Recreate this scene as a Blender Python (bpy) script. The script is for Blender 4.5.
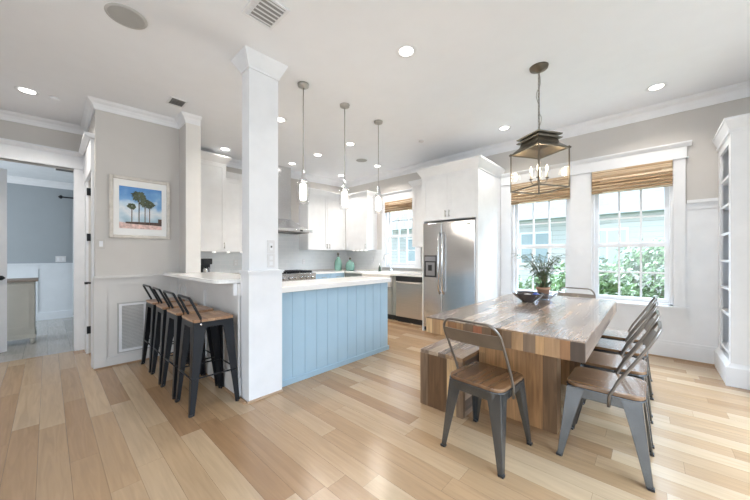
import bpy, bmesh, math, random
from mathutils import Vector, Matrix
random.seed(7)
PI = math.pi
for o in list(bpy.data.objects): bpy.data.objects.remove(o)
S = bpy.context.scene
C = S.collection
# ---------------------------------------------------------------- camera
cam = bpy.data.cameras.new('camera'); co = bpy.data.objects.new('camera', cam); C.objects.link(co)
co.location = (0, 0, 1.2); co.rotation_euler = (PI/2, 0, math.atan(275/300))
cam.sensor_width = 36; cam.lens = 14.4; cam.shift_y = 6/750; cam.clip_start = .05; cam.clip_end = 300
S.camera = co
# ---------------------------------------------------------------- world, lights, exposure
w = bpy.data.worlds.new('world'); S.world = w; w.use_nodes = True
bg = w.node_tree.nodes['Background']
bg.inputs[0].default_value = (.78, .89, 1, 1); bg.inputs[1].default_value = 2.3
S.view_settings.view_transform = 'Standard'; S.view_settings.look = 'None'
S.view_settings.gamma = 1; S.view_settings.use_curve_mapping = False
S.view_settings.exposure = 0.22
def area(name, loc, rot, sx, sy, power, col=(1, 1, 1)):
    l = bpy.data.lights.new(name, 'AREA'); l.shape = 'RECTANGLE'; l.size = sx; l.size_y = sy
    l.energy = power; l.color = col
    o = bpy.data.objects.new(name, l); C.objects.link(o); o.location = loc; o.rotation_euler = rot
    return o
# daylight of the glass doors beside the camera; the rear lamp is an added fill
area('rear_fill_light', (-.2, -2.6, 1.4), (PI/2, 0, 0), 3.4, 2.2, 54, (.84, .92, 1))
area('side_window_light', (2.3, 1.9, 2.2), (math.radians(30), 0, PI/2), 3.8, 1.2, 105, (.64, .81, 1)).data.spread = 1.7
area('far_room_window_light', (-6.9, -2.2, 1.4), (PI/2, 0, 0), 2.4, 2.0, 22, (.90, .96, 1))
# added panel out of view, boosting the sky light through the dining windows
o = area('sky_boost_panel', (-.8, 7.6, 4.6), (0, 0, 0), 6, 2.2, 2200, (.70, .84, 1))
o.rotation_euler = (Vector((-.9, 3.2, .2))-Vector(o.location)).to_track_quat('-Z', 'Y').to_euler()
sun = bpy.data.lights.new('sun', 'SUN'); sun.energy = 1.6; sun.angle = .15; sun.color = (1, .97, .92)
o = bpy.data.objects.new('sun', sun); C.objects.link(o); o.rotation_euler = Vector((-.1, .5, -.87)).to_track_quat('-Z', 'Y').to_euler()
# ---------------------------------------------------------------- materials
def mat(name, col, rough=.5, metal=0, spec=.5, coat=0, emit=None, es=0, bump=0, bscale=60, var=0, vscale=6, stretch=(1,1,1)):
    m = bpy.data.materials.new(name); m.use_nodes = True
    nt = m.node_tree; b = nt.nodes['Principled BSDF']
    b.inputs['Base Color'].default_value = (*col, 1); b.inputs['Roughness'].default_value = rough
    b.inputs['Metallic'].default_value = metal; b.inputs['Specular IOR Level'].default_value = spec
    b.inputs['Coat Weight'].default_value = coat
    if emit: b.inputs['Emission Color'].default_value = (*emit, 1); b.inputs['Emission Strength'].default_value = es
    tc = nt.nodes.new('ShaderNodeTexCoord'); mp = nt.nodes.new('ShaderNodeMapping')
    mp.inputs['Scale'].default_value = stretch
    nt.links.new(tc.outputs['Object'], mp.inputs[0])
    n = nt.nodes.new('ShaderNodeTexNoise'); n.inputs['Scale'].default_value = vscale; n.inputs['Detail'].default_value = 4
    nt.links.new(mp.outputs[0], n.inputs['Vector'])
    if var >= 0:
        v = var or .03
        r = nt.nodes.new('ShaderNodeValToRGB')
        r.color_ramp.elements[0].position = .3; r.color_ramp.elements[1].position = .7
        r.color_ramp.elements[0].color = (*[c*(1-v) for c in col], 1)
        r.color_ramp.elements[1].color = (*[min(1, c*(1+v)) for c in col], 1)
        nt.links.new(n.outputs[0], r.inputs[0]); nt.links.new(r.outputs[0], b.inputs['Base Color'])
    if bump:
        n2 = nt.nodes.new('ShaderNodeTexNoise'); n2.inputs['Scale'].default_value = bscale
        nt.links.new(mp.outputs[0], n2.inputs['Vector'])
        bp = nt.nodes.new('ShaderNodeBump'); bp.inputs['Strength'].default_value = bump; bp.inputs['Distance'].default_value = .002
        nt.links.new(n2.outputs[0], bp.inputs['Height']); nt.links.new(bp.outputs[0], b.inputs['Normal'])
    return m
def M(nt, op, a, b=None):
    n = nt.nodes.new('ShaderNodeMath'); n.operation = op
    for i, v in enumerate((a, b)):
        if v is None: continue
        if isinstance(v, (int, float)): n.inputs[i].default_value = v
        else: nt.links.new(v, n.inputs[i])
    return n.outputs[0]
def planks(name, across, along, wid, leng, cols, rough=.35, grain=.25, gap=.02, spec=.5, coat=0, seed=0, jitter=0, roughvar=0):
    """boards: across/along are object axes; each board picks a colour of cols; grain runs along"""
    m = bpy.data.materials.new(name); m.use_nodes = True; nt = m.node_tree; b = nt.nodes['Principled BSDF']
    L = nt.links
    tc = nt.nodes.new('ShaderNodeTexCoord'); sp = nt.nodes.new('ShaderNodeSeparateXYZ'); L.new(tc.outputs['Object'], sp.inputs[0])
    oi = nt.nodes.new('ShaderNodeObjectInfo')
    A = M(nt, 'ADD', sp.outputs[across], 50.0+seed); B = M(nt, 'ADD', sp.outputs[along], 50.0)
    if jitter:      # uneven board widths
        wn = nt.nodes.new('ShaderNodeTexNoise'); wn.noise_dimensions = '1D'; wn.inputs['Scale'].default_value = 1/wid*.45
        L.new(A, wn.inputs['W']); A2 = M(nt, 'ADD', A, M(nt, 'MULTIPLY', wn.outputs[0], jitter))
    else: A2 = A
    q = M(nt, 'DIVIDE', A2, wid); row = M(nt, 'FLOOR', q)
    w1 = nt.nodes.new('ShaderNodeTexWhiteNoise'); w1.noise_dimensions = '1D'; L.new(row, w1.inputs['W'])
    q2 = M(nt, 'ADD', M(nt, 'DIVIDE', B, leng), M(nt, 'MULTIPLY', w1.outputs['Value'], 7.3)); col = M(nt, 'FLOOR', q2)
    cb = nt.nodes.new('ShaderNodeCombineXYZ'); L.new(row, cb.inputs[0]); L.new(col, cb.inputs[1]); cb.inputs[2].default_value = seed
    w2 = nt.nodes.new('ShaderNodeTexWhiteNoise'); w2.noise_dimensions = '3D'; L.new(cb.outputs[0], w2.inputs['Vector'])
    r = nt.nodes.new('ShaderNodeValToRGB'); e = r.color_ramp.elements
    while len(e) > 1: e.remove(e[-1])
    e[0].position = 0; e[0].color = (*cols[0], 1)
    for i, c in enumerate(cols[1:], 1): x = e.new(i/len(cols)); x.color = (*c, 1)
    r.color_ramp.interpolation = 'LINEAR' if len(cols) < 5 else 'CONSTANT'
    L.new(w2.outputs['Value'], r.inputs[0])
    # grain
    sc = [30, 30, 30]; sc[along] = 2.2
    cr = nt.nodes.new('ShaderNodeVectorMath'); cr.operation = 'MULTIPLY'; cr.inputs[1].default_value = sc
    ad = nt.nodes.new('ShaderNodeVectorMath'); ad.operation = 'ADD'
    sh = nt.nodes.new('ShaderNodeVectorMath'); sh.operation = 'SCALE'; sh.inputs['Scale'].default_value = 20
    L.new(w2.outputs['Color'], sh.inputs[0]); L.new(tc.outputs['Object'], cr.inputs[0]); L.new(cr.outputs[0], ad.inputs[0]); L.new(sh.outputs[0], ad.inputs[1])
    gn = nt.nodes.new('ShaderNodeTexNoise'); gn.inputs['Scale'].default_value = 1; gn.inputs['Detail'].default_value = 5; gn.inputs['Distortion'].default_value = 1.2
    L.new(ad.outputs[0], gn.inputs['Vector'])
    mr = nt.nodes.new('ShaderNodeMapRange'); mr.inputs[1].default_value = .3; mr.inputs[2].default_value = .7
    mr.inputs[3].default_value = 1-grain; mr.inputs[4].default_value = 1+grain*.55; L.new(gn.outputs[0], mr.inputs[0])
    # gaps
    fa = M(nt, 'FRACT', q); fb = M(nt, 'FRACT', q2)
    g1 = M(nt, 'LESS_THAN', fa, gap); g2 = M(nt, 'LESS_THAN', fb, gap*wid/leng*.8)
    g = M(nt, 'SUBTRACT', 1.0, M(nt, 'MULTIPLY', M(nt, 'MAXIMUM', g1, g2), .55))
    k = M(nt, 'MULTIPLY', mr.outputs[0], g)
    vm = nt.nodes.new('ShaderNodeVectorMath'); vm.operation = 'SCALE'; L.new(r.outputs[0], vm.inputs[0]); L.new(k, vm.inputs['Scale'])
    L.new(vm.outputs[0], b.inputs['Base Color'])
    b.inputs['Roughness'].default_value = rough; b.inputs['Specular IOR Level'].default_value = spec; b.inputs['Coat Weight'].default_value = coat
    b.inputs['Coat Roughness'].default_value = .07
    if roughvar: L.new(M(nt, 'ADD', M(nt, 'MULTIPLY', gn.outputs[0], roughvar), rough-roughvar/2), b.inputs['Roughness'])
    bp = nt.nodes.new('ShaderNodeBump'); bp.inputs['Strength'].default_value = .25; bp.inputs['Distance'].default_value = .002
    L.new(k, bp.inputs['Height']); L.new(bp.outputs[0], b.inputs['Normal'])
    return m
def glassy(name, tint=(.97, .99, 1), refl=.12, rough=.02):
    m = bpy.data.materials.new(name); m.use_nodes = True; nt = m.node_tree; nt.nodes.clear()
    o = nt.nodes.new('ShaderNodeOutputMaterial'); mx = nt.nodes.new('ShaderNodeMixShader')
    t = nt.nodes.new('ShaderNodeBsdfTransparent'); t.inputs[0].default_value = (*tint, 1)
    g = nt.nodes.new('ShaderNodeBsdfGlossy'); g.inputs['Roughness'].default_value = rough
    lw = nt.nodes.new('ShaderNodeLayerWeight'); lw.inputs[0].default_value = .35
    k = M(nt, 'ADD', M(nt, 'MULTIPLY', lw.outputs['Facing'], refl*2), refl*.3)
    nt.links.new(k, mx.inputs[0]); nt.links.new(t.outputs[0], mx.inputs[1]); nt.links.new(g.outputs[0], mx.inputs[2]); nt.links.new(mx.outputs[0], o.inputs[0])
    return m
def tiles(name, c1, c2, mortar, scale, bw=.5, rh=.25, rough=.15, axes=(0, 2), ms=.012):
    m = bpy.data.materials.new(name); m.use_nodes = True; nt = m.node_tree; b = nt.nodes['Principled BSDF']; L = nt.links
    tc = nt.nodes.new('ShaderNodeTexCoord'); sp = nt.nodes.new('ShaderNodeSeparateXYZ'); L.new(tc.outputs['Object'], sp.inputs[0])
    cb = nt.nodes.new('ShaderNodeCombineXYZ'); L.new(sp.outputs[axes[0]], cb.inputs[0]); L.new(sp.outputs[axes[1]], cb.inputs[1])
    br = nt.nodes.new('ShaderNodeTexBrick'); br.inputs['Color1'].default_value = (*c1, 1); br.inputs['Color2'].default_value = (*c2, 1)
    br.inputs['Mortar'].default_value = (*mortar, 1); br.inputs['Scale'].default_value = scale; br.inputs['Brick Width'].default_value = bw
    br.inputs['Row Height'].default_value = rh; br.inputs['Mortar Size'].default_value = ms
    L.new(cb.outputs[0], br.inputs[0]); L.new(br.outputs[0], b.inputs['Base Color']); b.inputs['Roughness'].default_value = rough
    return m
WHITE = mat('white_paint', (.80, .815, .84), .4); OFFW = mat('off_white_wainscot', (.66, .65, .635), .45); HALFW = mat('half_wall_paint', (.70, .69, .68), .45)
CEIL = mat('ceiling_paint', (.85, .87, .905), .8, var=.01)
GREIGE = mat('greige_paint', (.59, .57, .545), .8, var=.015)
BLUEGREY = mat('daylight_blue_wall', (.35, .385, .41), .8, var=.015)  # blue cast of the far room's daylight put into the wall colour
CABW = mat('cabinet_white', (.83, .84, .85), .35)
BLUE = mat('island_blue_paint', (.38, .54, .66), .4, var=.02)
GREYCAB = mat('grey_green_cabinet', (.33, .35, .33), .45)
QUARTZ = mat('white_quartz', (.88, .875, .86), .12, var=.01, vscale=3)
STEEL = mat('stainless_steel', (.66, .66, .67), .22, 1, bump=.1, bscale=30, var=.04, stretch=(.5, .5, 30))
STEELD = mat('stainless_front', (.66, .63, .59), .28, 1, var=.05, stretch=(.5, .5, 20))
CHROME = mat('chrome', (.75, .75, .77), .12, 1)
NICKEL = mat('brushed_nickel', (.45, .44, .42), .35, 1)
BLACK = mat('black_metal', (.015, .017, .021), .34, .5, var=.15)
BLACKP = mat('black_plastic', (.02, .02, .022), .4)
GUN = mat('gunmetal', (.14, .15, .16), .26, .85, var=.18, vscale=9)
HOOPM = mat('brown_steel_tube', (.22, .20, .18), .35, .8, var=.1)
BRONZE = mat('aged_bronze', (.15, .13, .10), .4, .8, var=.2, vscale=14)
BEIGE = mat('beige_dresser_paint', (.44, .43, .385), .6)
DRTOP = mat('grey_wood_top', (.22, .18, .15), .5, var=.2)
GREYG = mat('vent_grey', (.16, .16, .16), .7)
GRILLE = mat('speaker_cloth', (.42, .42, .41), .9, bump=.4, bscale=900)
SHADOWGAP = mat('dark_gap', (.05, .05, .05), .9)
FRAMEW = mat('whitewashed_frame', (.62, .58, .53), .6, var=.12, vscale=20)
MATB = mat('mat_board', (.85, .85, .84), .7)
TERRA = mat('terracotta', (.42, .24, .15), .8, var=.12)
BOWLM = mat('dark_glazed_bowl', (.06, .05, .05), .15, coat=.6)
LEAF = mat('leaf_green', (.06, .10, .045), .5, var=.35, vscale=9)
STEMM = mat('stem_brown', (.13, .12, .06), .7)
GREENG = mat('sea_green_glass', (.17, .34, .29), .08, coat=.5, var=.15)
BRASS = mat('candle_sleeve', (.78, .72, .6), .5)
PORC = mat('fireclay_white', (.84, .82, .78), .15)
WINDOWG = glassy('window_glass'); JAR = glassy('clear_glass', (.98, .98, .98), .14)
LANTG = glassy('lantern_glass', (.985, .98, .97), .035)
DISHG = glassy('dish_glass', (.75, .78, .85), .3)
BULB = mat('lit_bulb', (1, .9, .75), .5, emit=(1, .86, .66), es=5)
FROST = mat('lit_frosted_shade', (1, .97, .92), .5, emit=(1, .95, .86), es=2.2)
DOWN = mat('lit_downlight', (1, 1, 1), .5, emit=(1, .96, .9), es=7)
PUCK = mat('lit_puck', (1, 1, 1), .5, emit=(1, .97, .92), es=3)
FLOOR = planks('oak_floor', 1, 0, .127, 1.05, [(.30, .18, .095), (.39, .26, .15), (.345, .22, .12), (.45, .325, .205)], .22, .12, .012, seed=3, roughvar=.15)
FARFLOOR = planks('pale_floor', 1, 0, .2, 1.2, [(.36, .35, .33), (.46, .45, .43), (.41, .39, .36)], .25, .12, .012, seed=9)
RC = [(.28, .14, .06), (.44, .26, .12), (.14, .075, .035), (.37, .22, .11), (.07, .045, .03), (.54, .36, .19), (.20, .13, .08), (.38, .15, .08)]
TOPC = [(.33, .235, .17), (.20, .145, .11), (.46, .36, .27), (.28, .21, .165), (.40, .26, .155), (.15, .115, .095)]
RECLTOP = planks('reclaimed_top', 0, 1, .075, .6, TOPC, .26, .3, .02, spec=.8, coat=.5, seed=1, jitter=.05, roughvar=.1)
RECLEND = planks('reclaimed_end', 0, 2, .06, 9, RC, .5, .3, .02, seed=2, jitter=.05)
RECLPAN = planks('reclaimed_panel', 0, 2, .1, 5, [(.46, .25, .11), (.36, .19, .08), (.50, .29, .135), (.19, .105, .05), (.41, .23, .105), (.52, .32, .155)], .5, .35, .012, seed=4, jitter=.06)
RECLSIDE = planks('reclaimed_side', 2, 1, .08, .6, TOPC, .4, .3, .02, seed=5)
BENCHP = planks('bench_panel', 0, 2, .08, 5, RC[:4]+RC[5:], .5, .35, .015, seed=8, jitter=.05)
SEATW = planks('seat_wood', 0, 1, .09, 3, [(.19, .10, .05), (.23, .125, .06), (.16, .085, .045)], .25, .35, .004, spec=.7, coat=.5)
STOOLW = planks('stool_seat_wood', 1, 0, .05, .5, [(.40, .22, .11), (.26, .13, .065), (.48, .29, .16), (.34, .18, .09)], .35, .3, .02, spec=.6, coat=.2)
SHADEM = planks('woven_bamboo', 2, 0, .012, .9, [(.56, .40, .25), (.68, .53, .37), (.36, .24, .14), (.74, .62, .46), (.48, .33, .20)], .7, .25, .1, spec=.2)
BACKSPL = tiles('backsplash_tile', (.74, .77, .79), (.77, .80, .815), (.82, .83, .84), 4, .6, .3, .12, axes=(1, 2))
BACKSPLX = tiles('backsplash_tile_x', (.75, .76, .77), (.78, .79, .80), (.82, .83, .84), 4, .6, .3, .12, axes=(0, 2))
# ---------------------------------------------------------------- mesh helpers
class MB:
    def __init__(s): s.b = bmesh.new(); s.T = Matrix()
    def _fin(s, vs):
        if s.T != Matrix(): bmesh.ops.transform(s.b, matrix=s.T, verts=vs)
    def box(s, x0, x1, y0, y1, z0, z1, bev=0):
        r = bmesh.ops.create_cube(s.b, size=1)['verts']
        for v in r: v.co = Vector((x0+(v.co.x+.5)*(x1-x0), y0+(v.co.y+.5)*(y1-y0), z0+(v.co.z+.5)*(z1-z0)))
        if bev:
            es = list({e for v in r for e in v.link_edges})
            n = bmesh.ops.bevel(s.b, geom=es, offset=bev, segments=2, affect='EDGES', profile=.5)
            r = n['verts']
        s._fin(r); return s
    def hexa(s, bot, top):
        """eight-corner block: bot and top each four points, same winding"""
        v = [s.b.verts.new(p) for p in bot+top]
        for f in ((3, 2, 1, 0), (4, 5, 6, 7), (0, 1, 5, 4), (1, 2, 6, 5), (2, 3, 7, 6), (3, 0, 4, 7)): s.b.faces.new([v[i] for i in f])
        s._fin(v); return s
    def prism(s, pts, axis, a, b):
        """polygon pts in the plane normal to axis, extruded from a to b. axis 0: (y,z), 1: (x,z), 2: (x,y)"""
        def P(p, k): return {0: (k, p[0], p[1]), 1: (p[0], k, p[1]), 2: (p[0], p[1], k)}[axis]
        v0 = [s.b.verts.new(P(p, a)) for p in pts]; v1 = [s.b.verts.new(P(p, b)) for p in pts]
        s.b.faces.new(v0[::-1]); s.b.faces.new(v1); n = len(pts)
        for i in range(n): s.b.faces.new((v0[i], v0[(i+1) % n], v1[(i+1) % n], v1[i]))
        s._fin(v0+v1); return s
    def lathe(s, prof, c=(0, 0, 0), n=24, cap=True):
        rings = []
        for r, z in prof: rings.append([s.b.verts.new((c[0]+r*math.cos(2*PI*i/n), c[1]+r*math.sin(2*PI*i/n), c[2]+z)) for i in range(n)])
        for a, b in zip(rings, rings[1:]):
            for i in range(n):
                f = s.b.faces.new((a[i], a[(i+1) % n], b[(i+1) % n], b[i])); f.smooth = True
        if cap: s.b.faces.new(rings[0][::-1]); s.b.faces.new(rings[-1])
        s._fin([v for r in rings for v in r]); return s
    def tube(s, pts, r, n=8, close=False):
        pts = [Vector(p) for p in pts]; m = len(pts); rings = []; rr = r if isinstance(r, (list, tuple)) else [r]*m
        t0 = None; nrm = None
        for i in range(m):
            if close: t = (pts[(i+1) % m]-pts[i-1]).normalized()
            else: t = (pts[min(i+1, m-1)]-pts[max(i-1, 0)]).normalized()
            if nrm is None:
                nrm = t.orthogonal().normalized()
            else: nrm = (nrm-t*nrm.dot(t)).normalized()
            bn = t.cross(nrm)
            rings.append([s.b.verts.new(pts[i]+(nrm*math.cos(2*PI*k/n)+bn*math.sin(2*PI*k/n))*rr[i]) for k in range(n)])
        for i in range(m if close else m-1):
            a, b = rings[i], rings[(i+1) % m]
            off = 0
            if close and i == m-1:
                off = min(range(n), key=lambda q: (b[q].co-a[0].co).length)
            for k in range(n):
                f = s.b.faces.new((a[k], a[(k+1) % n], b[(k+1+off) % n], b[(k+off) % n])); f.smooth = True
        if not close: s.b.faces.new(rings[0][::-1]); s.b.faces.new(rings[-1])
        s._fin([v for q in rings for v in q]); return s
    def build(s, name, m, parent=None, bev=0):
        bmesh.ops.recalc_face_normals(s.b, faces=s.b.faces)
        me = bpy.data.meshes.new(name); s.b.to_mesh(me); s.b.free(); me.materials.append(m)
        o = bpy.data.objects.new(name, me); C.objects.link(o)
        if parent: o.parent = parent
        if bev:
            md = o.modifiers.new('bevel', 'BEVEL'); md.width = bev; md.segments = 2; md.limit_method = 'ANGLE'
        return o
def box(name, m, a, b, parent=None, bev=0):
    return MB().box(a[0], b[0], a[1], b[1], a[2], b[2]).build(name, m, parent, bev)
def thing(name, label, cat, loc=(0, 0, 0), rz=0, group=None):
    o = bpy.data.objects.new(name, None); C.objects.link(o); o.location = loc; o.rotation_euler = (0, 0, rz)
    o.empty_display_size = .1
    return tag(o, label, cat, group)
def tag(o, label, cat, group=None):
    o['label'] = label; o['category'] = cat
    if group: o['group'] = group
    return o
def st(o):
    o['kind'] = 'structure'; return o
def at(mb_obj, loc, rz=0):
    mb_obj.location = loc; mb_obj.rotation_euler = (0, 0, rz); return mb_obj
def dup(root, loc, rz, label):
    def cp(o, p):
        c = o.copy(); C.objects.link(c); c.parent = p
        for ch in list(o.children): cp(ch, c)
        return c
    r = cp(root, None); r.location = loc; r.rotation_euler = (0, 0, rz); r['label'] = label
    return r
def arc(cx, cy, r, a0, a1, n=6): return [(cx+r*math.cos(a0+(a1-a0)*i/n), cy+r*math.sin(a0+(a1-a0)*i/n)) for i in range(n+1)]
def rrect(x0, x1, y0, y1, r, n=5):
    return arc(x1-r, y1-r, r, 0, PI/2, n)+arc(x0+r, y1-r, r, PI/2, PI, n)+arc(x0+r, y0+r, r, PI, 1.5*PI, n)+arc(x1-r, y0+r, r, 1.5*PI, 2*PI, n)
CZ = 3.0
C0, CS = 2.84, .0325          # the ceiling rises a little towards the window wall
def cz(y): return C0+CS*y
def cfit(x, y):               # a fitting seen at (x, y) on a 3 m ceiling -> where it sits on this ceiling
    k = (C0-1.2)/(1.8-CS*y); return x*k, y*k, 1.2+1.8*k, k
WY = 4.96; KX = -5.5; LX = -5.38; PX = -4.33
# ================================================================ SHELL
def wall_with_holes(mb, x0, x1, z0, z1, y0, y1, holes):
    """wall along x, thickness y0..y1, rectangular holes (xa,xb,za,zb) sorted"""
    cur = x0
    for xa, xb, za, zb in sorted(holes):
        mb.box(cur, xa, y0, y1, z0, z1)
        if za > z0: mb.box(xa, xb, y0, y1, z0, za)
        if zb < z1: mb.box(xa, xb, y0, y1, zb, z1)
        cur = xb
    mb.box(cur, x1, y0, y1, z0, z1)
st(box('floor', FLOOR, (LX, -2.7, -.06), (2.7, WY+.15, 0)))
st(box('floor', FLOOR, (KX, 1.26, -.06), (LX, WY+.15, 0)))
st(box('floor', FARFLOOR, (-8.5, .34, -.06), (LX-.12, 1.05, 0)))
st(box('floor', FARFLOOR, (-8.5, -2.3, -.06), (LX, .34, 0)))
m = MB(); ya, yb = -2.7, WY+.15
m.hexa([(KX-.1, ya, cz(ya)), (2.7, ya, cz(ya)), (2.7, yb, cz(yb)), (KX-.1, yb, cz(yb))], [(KX-.1, ya, 3.15), (2.7, ya, 3.15), (2.7, yb, 3.15), (KX-.1, yb, 3.15)]); st(m.build('ceiling', CEIL))
st(box('ceiling', mat('far_room_ceiling', (.74, .77, .80), .8), (-8.5, -2.3, 2.62), (LX-.12, 1.05, 2.75)))
W1 = (-1.61, -.82, .61, 2.32); W2 = (-.58, .20, .61, 2.32); W3 = (-4.22, -3.42, .98, 2.36)
m = MB(); wall_with_holes(m, KX-.1, 1.1, 0, CZ, WY, WY+.14, [W1, W2, W3]); st(m.build('wall_back', GREIGE))
st(box('wall_range_side', GREIGE, (KX-.1, 1.11, 0), (KX, WY, CZ)))
m = MB()   # block holding the closet: picture wall, jog wall, kitchen end wall
m.box(PX-.12, PX, .34, 1.11, 0, CZ); st(m.build('wall_picture_side', GREIGE))
st(box('wall_kitchen_end', GREIGE, (KX, 1.11, 0), (-4.06, 1.26, CZ)))
m = MB(); m.box(LX, -5.1, .34, .44, 0, CZ); m.box(-5.1, -4.52, .34, .44, 2.12, CZ); m.box(-4.52, PX-.12, .34, .44, 0, CZ); st(m.build('wall_closet_side', GREIGE))
m = MB(); m.box(LX-.12, LX, .24, .5, 0, CZ); m.box(LX-.12, LX, -.97, .24, 2.30, CZ); m.box(LX-.12, LX, -2.7, -.97, 0, CZ)
st(m.build('wall_left', GREIGE))
m = MB(); m.box(-8.5, -8.4, -2.3, 1.05, 0, 2.62); st(m.build('wall_far_room', BLUEGREY))
m = MB(); m.box(-8.4, LX-.12, .95, 1.05, 0, 2.62); st(m.build('wall_far_room_side', BLUEGREY))
# right side: bookcase recess, then the side wall with a wide opening
m = MB(); m.box(.97, 1.1, 3.85, WY, 0, CZ); m.box(1.1, 2.7, 3.85, 3.97, 0, CZ); m.box(2.6, 2.7, -2.7, -.4, 0, CZ); m.box(2.6, 2.7, -.4, 3.85, 2.6, CZ)
st(m.build('wall_right', GREIGE))
m = MB(); wall_with_holes(m, LX, 2.6, 0, 3.1, -2.8, -2.7, [(-1.6, 1.6, 0, 2.3)]); st(m.build('wall_rear', GREIGE))
# half wall under the bar
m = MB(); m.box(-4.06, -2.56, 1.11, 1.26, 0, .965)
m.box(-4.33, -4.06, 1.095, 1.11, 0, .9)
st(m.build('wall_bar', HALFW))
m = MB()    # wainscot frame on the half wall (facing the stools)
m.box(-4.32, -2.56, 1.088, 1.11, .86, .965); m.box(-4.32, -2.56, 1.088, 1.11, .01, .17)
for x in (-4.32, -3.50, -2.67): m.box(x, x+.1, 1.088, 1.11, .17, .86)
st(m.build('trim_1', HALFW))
# wainscot on the picture wall
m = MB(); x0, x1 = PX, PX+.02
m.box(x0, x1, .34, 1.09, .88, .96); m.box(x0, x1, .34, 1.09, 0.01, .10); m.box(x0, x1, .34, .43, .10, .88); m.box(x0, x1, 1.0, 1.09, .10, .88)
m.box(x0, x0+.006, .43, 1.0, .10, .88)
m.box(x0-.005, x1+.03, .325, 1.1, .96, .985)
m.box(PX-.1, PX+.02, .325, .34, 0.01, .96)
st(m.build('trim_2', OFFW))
# crown mouldings
def crown_prof(s): return [(0, 0), (0, -.15*s), (.02*s, -.15*s), (.025*s, -.12*s), (.09*s, -.035*s), (.11*s, -.03*s), (.11*s, 0)]
def crown_x(mb, xa, xb, y, sgn, z=CZ, s=1): mb.prism([(y+sgn*p[0], z+p[1]) for p in crown_prof(s)], 0, xa, xb)
def crown_y(mb, ya, yb, x, sgn, z=CZ, s=1): mb.prism([(x+sgn*p[0], z+p[1]) for p in crown_prof(s)], 1, ya, yb)
def crown_path(name, pts, s_, z=None, ht=None, m_=None):
    """mitred crown along a plan polyline, room on the right-hand side of travel"""
    m = MB(); n = len(pts); P = [Vector((p[0], p[1], 0)) for p in pts]; h = ht or .15
    prof = [(0, .0), (0, -1), (.12, -1), (.16, -.85), (.2, -.7), (.35, -.42), (.62, -.22), (.66, -.12), (.72, -.1), (.72, 0)]
    def nrm(a, b): d = (b-a).normalized(); return Vector((d.y, -d.x, 0))
    rows = []
    for i in range(n):
        if i == 0: o = nrm(P[0], P[1])
        elif i == n-1: o = nrm(P[-2], P[-1])
        else:
            a_, b_ = nrm(P[i-1], P[i]), nrm(P[i], P[i+1]); o = (a_+b_)/(1+a_.dot(b_))
        row = []
        for q, dz in prof:
            p = P[i]+o*q*h*s_; zz = (z if z is not None else cz(P[i].y)); row.append(m.b.verts.new((p.x, p.y, zz+dz*h+(.004 if dz == 0 else 0))))
        rows.append(row)
    for a_, b_ in zip(rows, rows[1:]):
        for k in range(len(prof)): m.b.faces.new((a_[k], a_[(k+1) % len(prof)], b_[(k+1) % len(prof)], b_[k]))
    m.b.faces.new(rows[0]); m.b.faces.new(rows[-1][::-1])
    return st(m.build(name, m_ or WHITE))
crown_path('trim_3', [(KX, 1.26), (KX, WY), (.97, WY), (.97, 3.85), (2.6, 3.85)], 1, ht=.135)
crown_path('trim_5', [(LX, -2.7), (LX, .34), (PX, .34), (PX, 1.11), (-4.06, 1.11), (-4.06, 1.26)], 1, ht=.095)
crown_path('trim_7', [(-8.4, -2.3), (-8.4, .95), (LX-.12, .95)], 1, 2.62, .12)
# pilaster at the end of the picture wall: paler end face
st(box('trim_8', mat('pale_pilaster', (.74, .72, .69), .6), (-4.062, 1.105, 1.0), (-4.05, 1.265, 2.79)))
# back wall: white wainscot boards to 1.8 m beside the windows, baseboards
m = MB(); m.box(-1.77, .97, WY-.012, WY, .19, .60); m.box(.20, .97, WY-.012, WY, .60, 1.8); m.box(-1.77, -1.61, WY-.012, WY, .6, 1.8)
m.box(.31, .97, WY-.04, WY, 1.80, 1.835); m.box(.31, .97, WY-.02, WY, 1.73, 1.80)
st(m.build('trim_9', WHITE))
m = MB(); m.box(-1.77, .56, WY-.03, WY-.012, 0, .17); m.box(-1.77, .56, WY-.024, WY-.012, .17, .20); st(m.build('baseboard_back', WHITE))
m = MB(); m.box(-4.33, PX+.035, .33, 1.08, 0, .012); m.box(-4.3, -2.42, 1.07, 1.09, 0, .012); st(m.build('trim_10', mat('oak_shoe', (.40, .25, .14), .5)))
m = MB(); m.box(-1.77, .56, WY-.045, WY-.03, 0, .015); st(m.build('trim_11', mat('oak_shoe_back', (.40, .27, .17), .5)))
m = MB(); m.box(LX, LX+.02, .24, .34, 0, .16); st(m.build('baseboard_left', WHITE))
# backsplashes
m = MB(); m.box(KX, KX+.01, 1.26, 4.95, .90, 1.34); m.box(KX, KX+.01, 2.62, 3.6, 1.34, 1.9); st(m.build('trim_12', BACKSPL))
m = MB(); m.box(KX+.01, -4.34, WY-.01, WY, .90, 1.34); st(m.build('trim_13', BACKSPLX))
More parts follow.
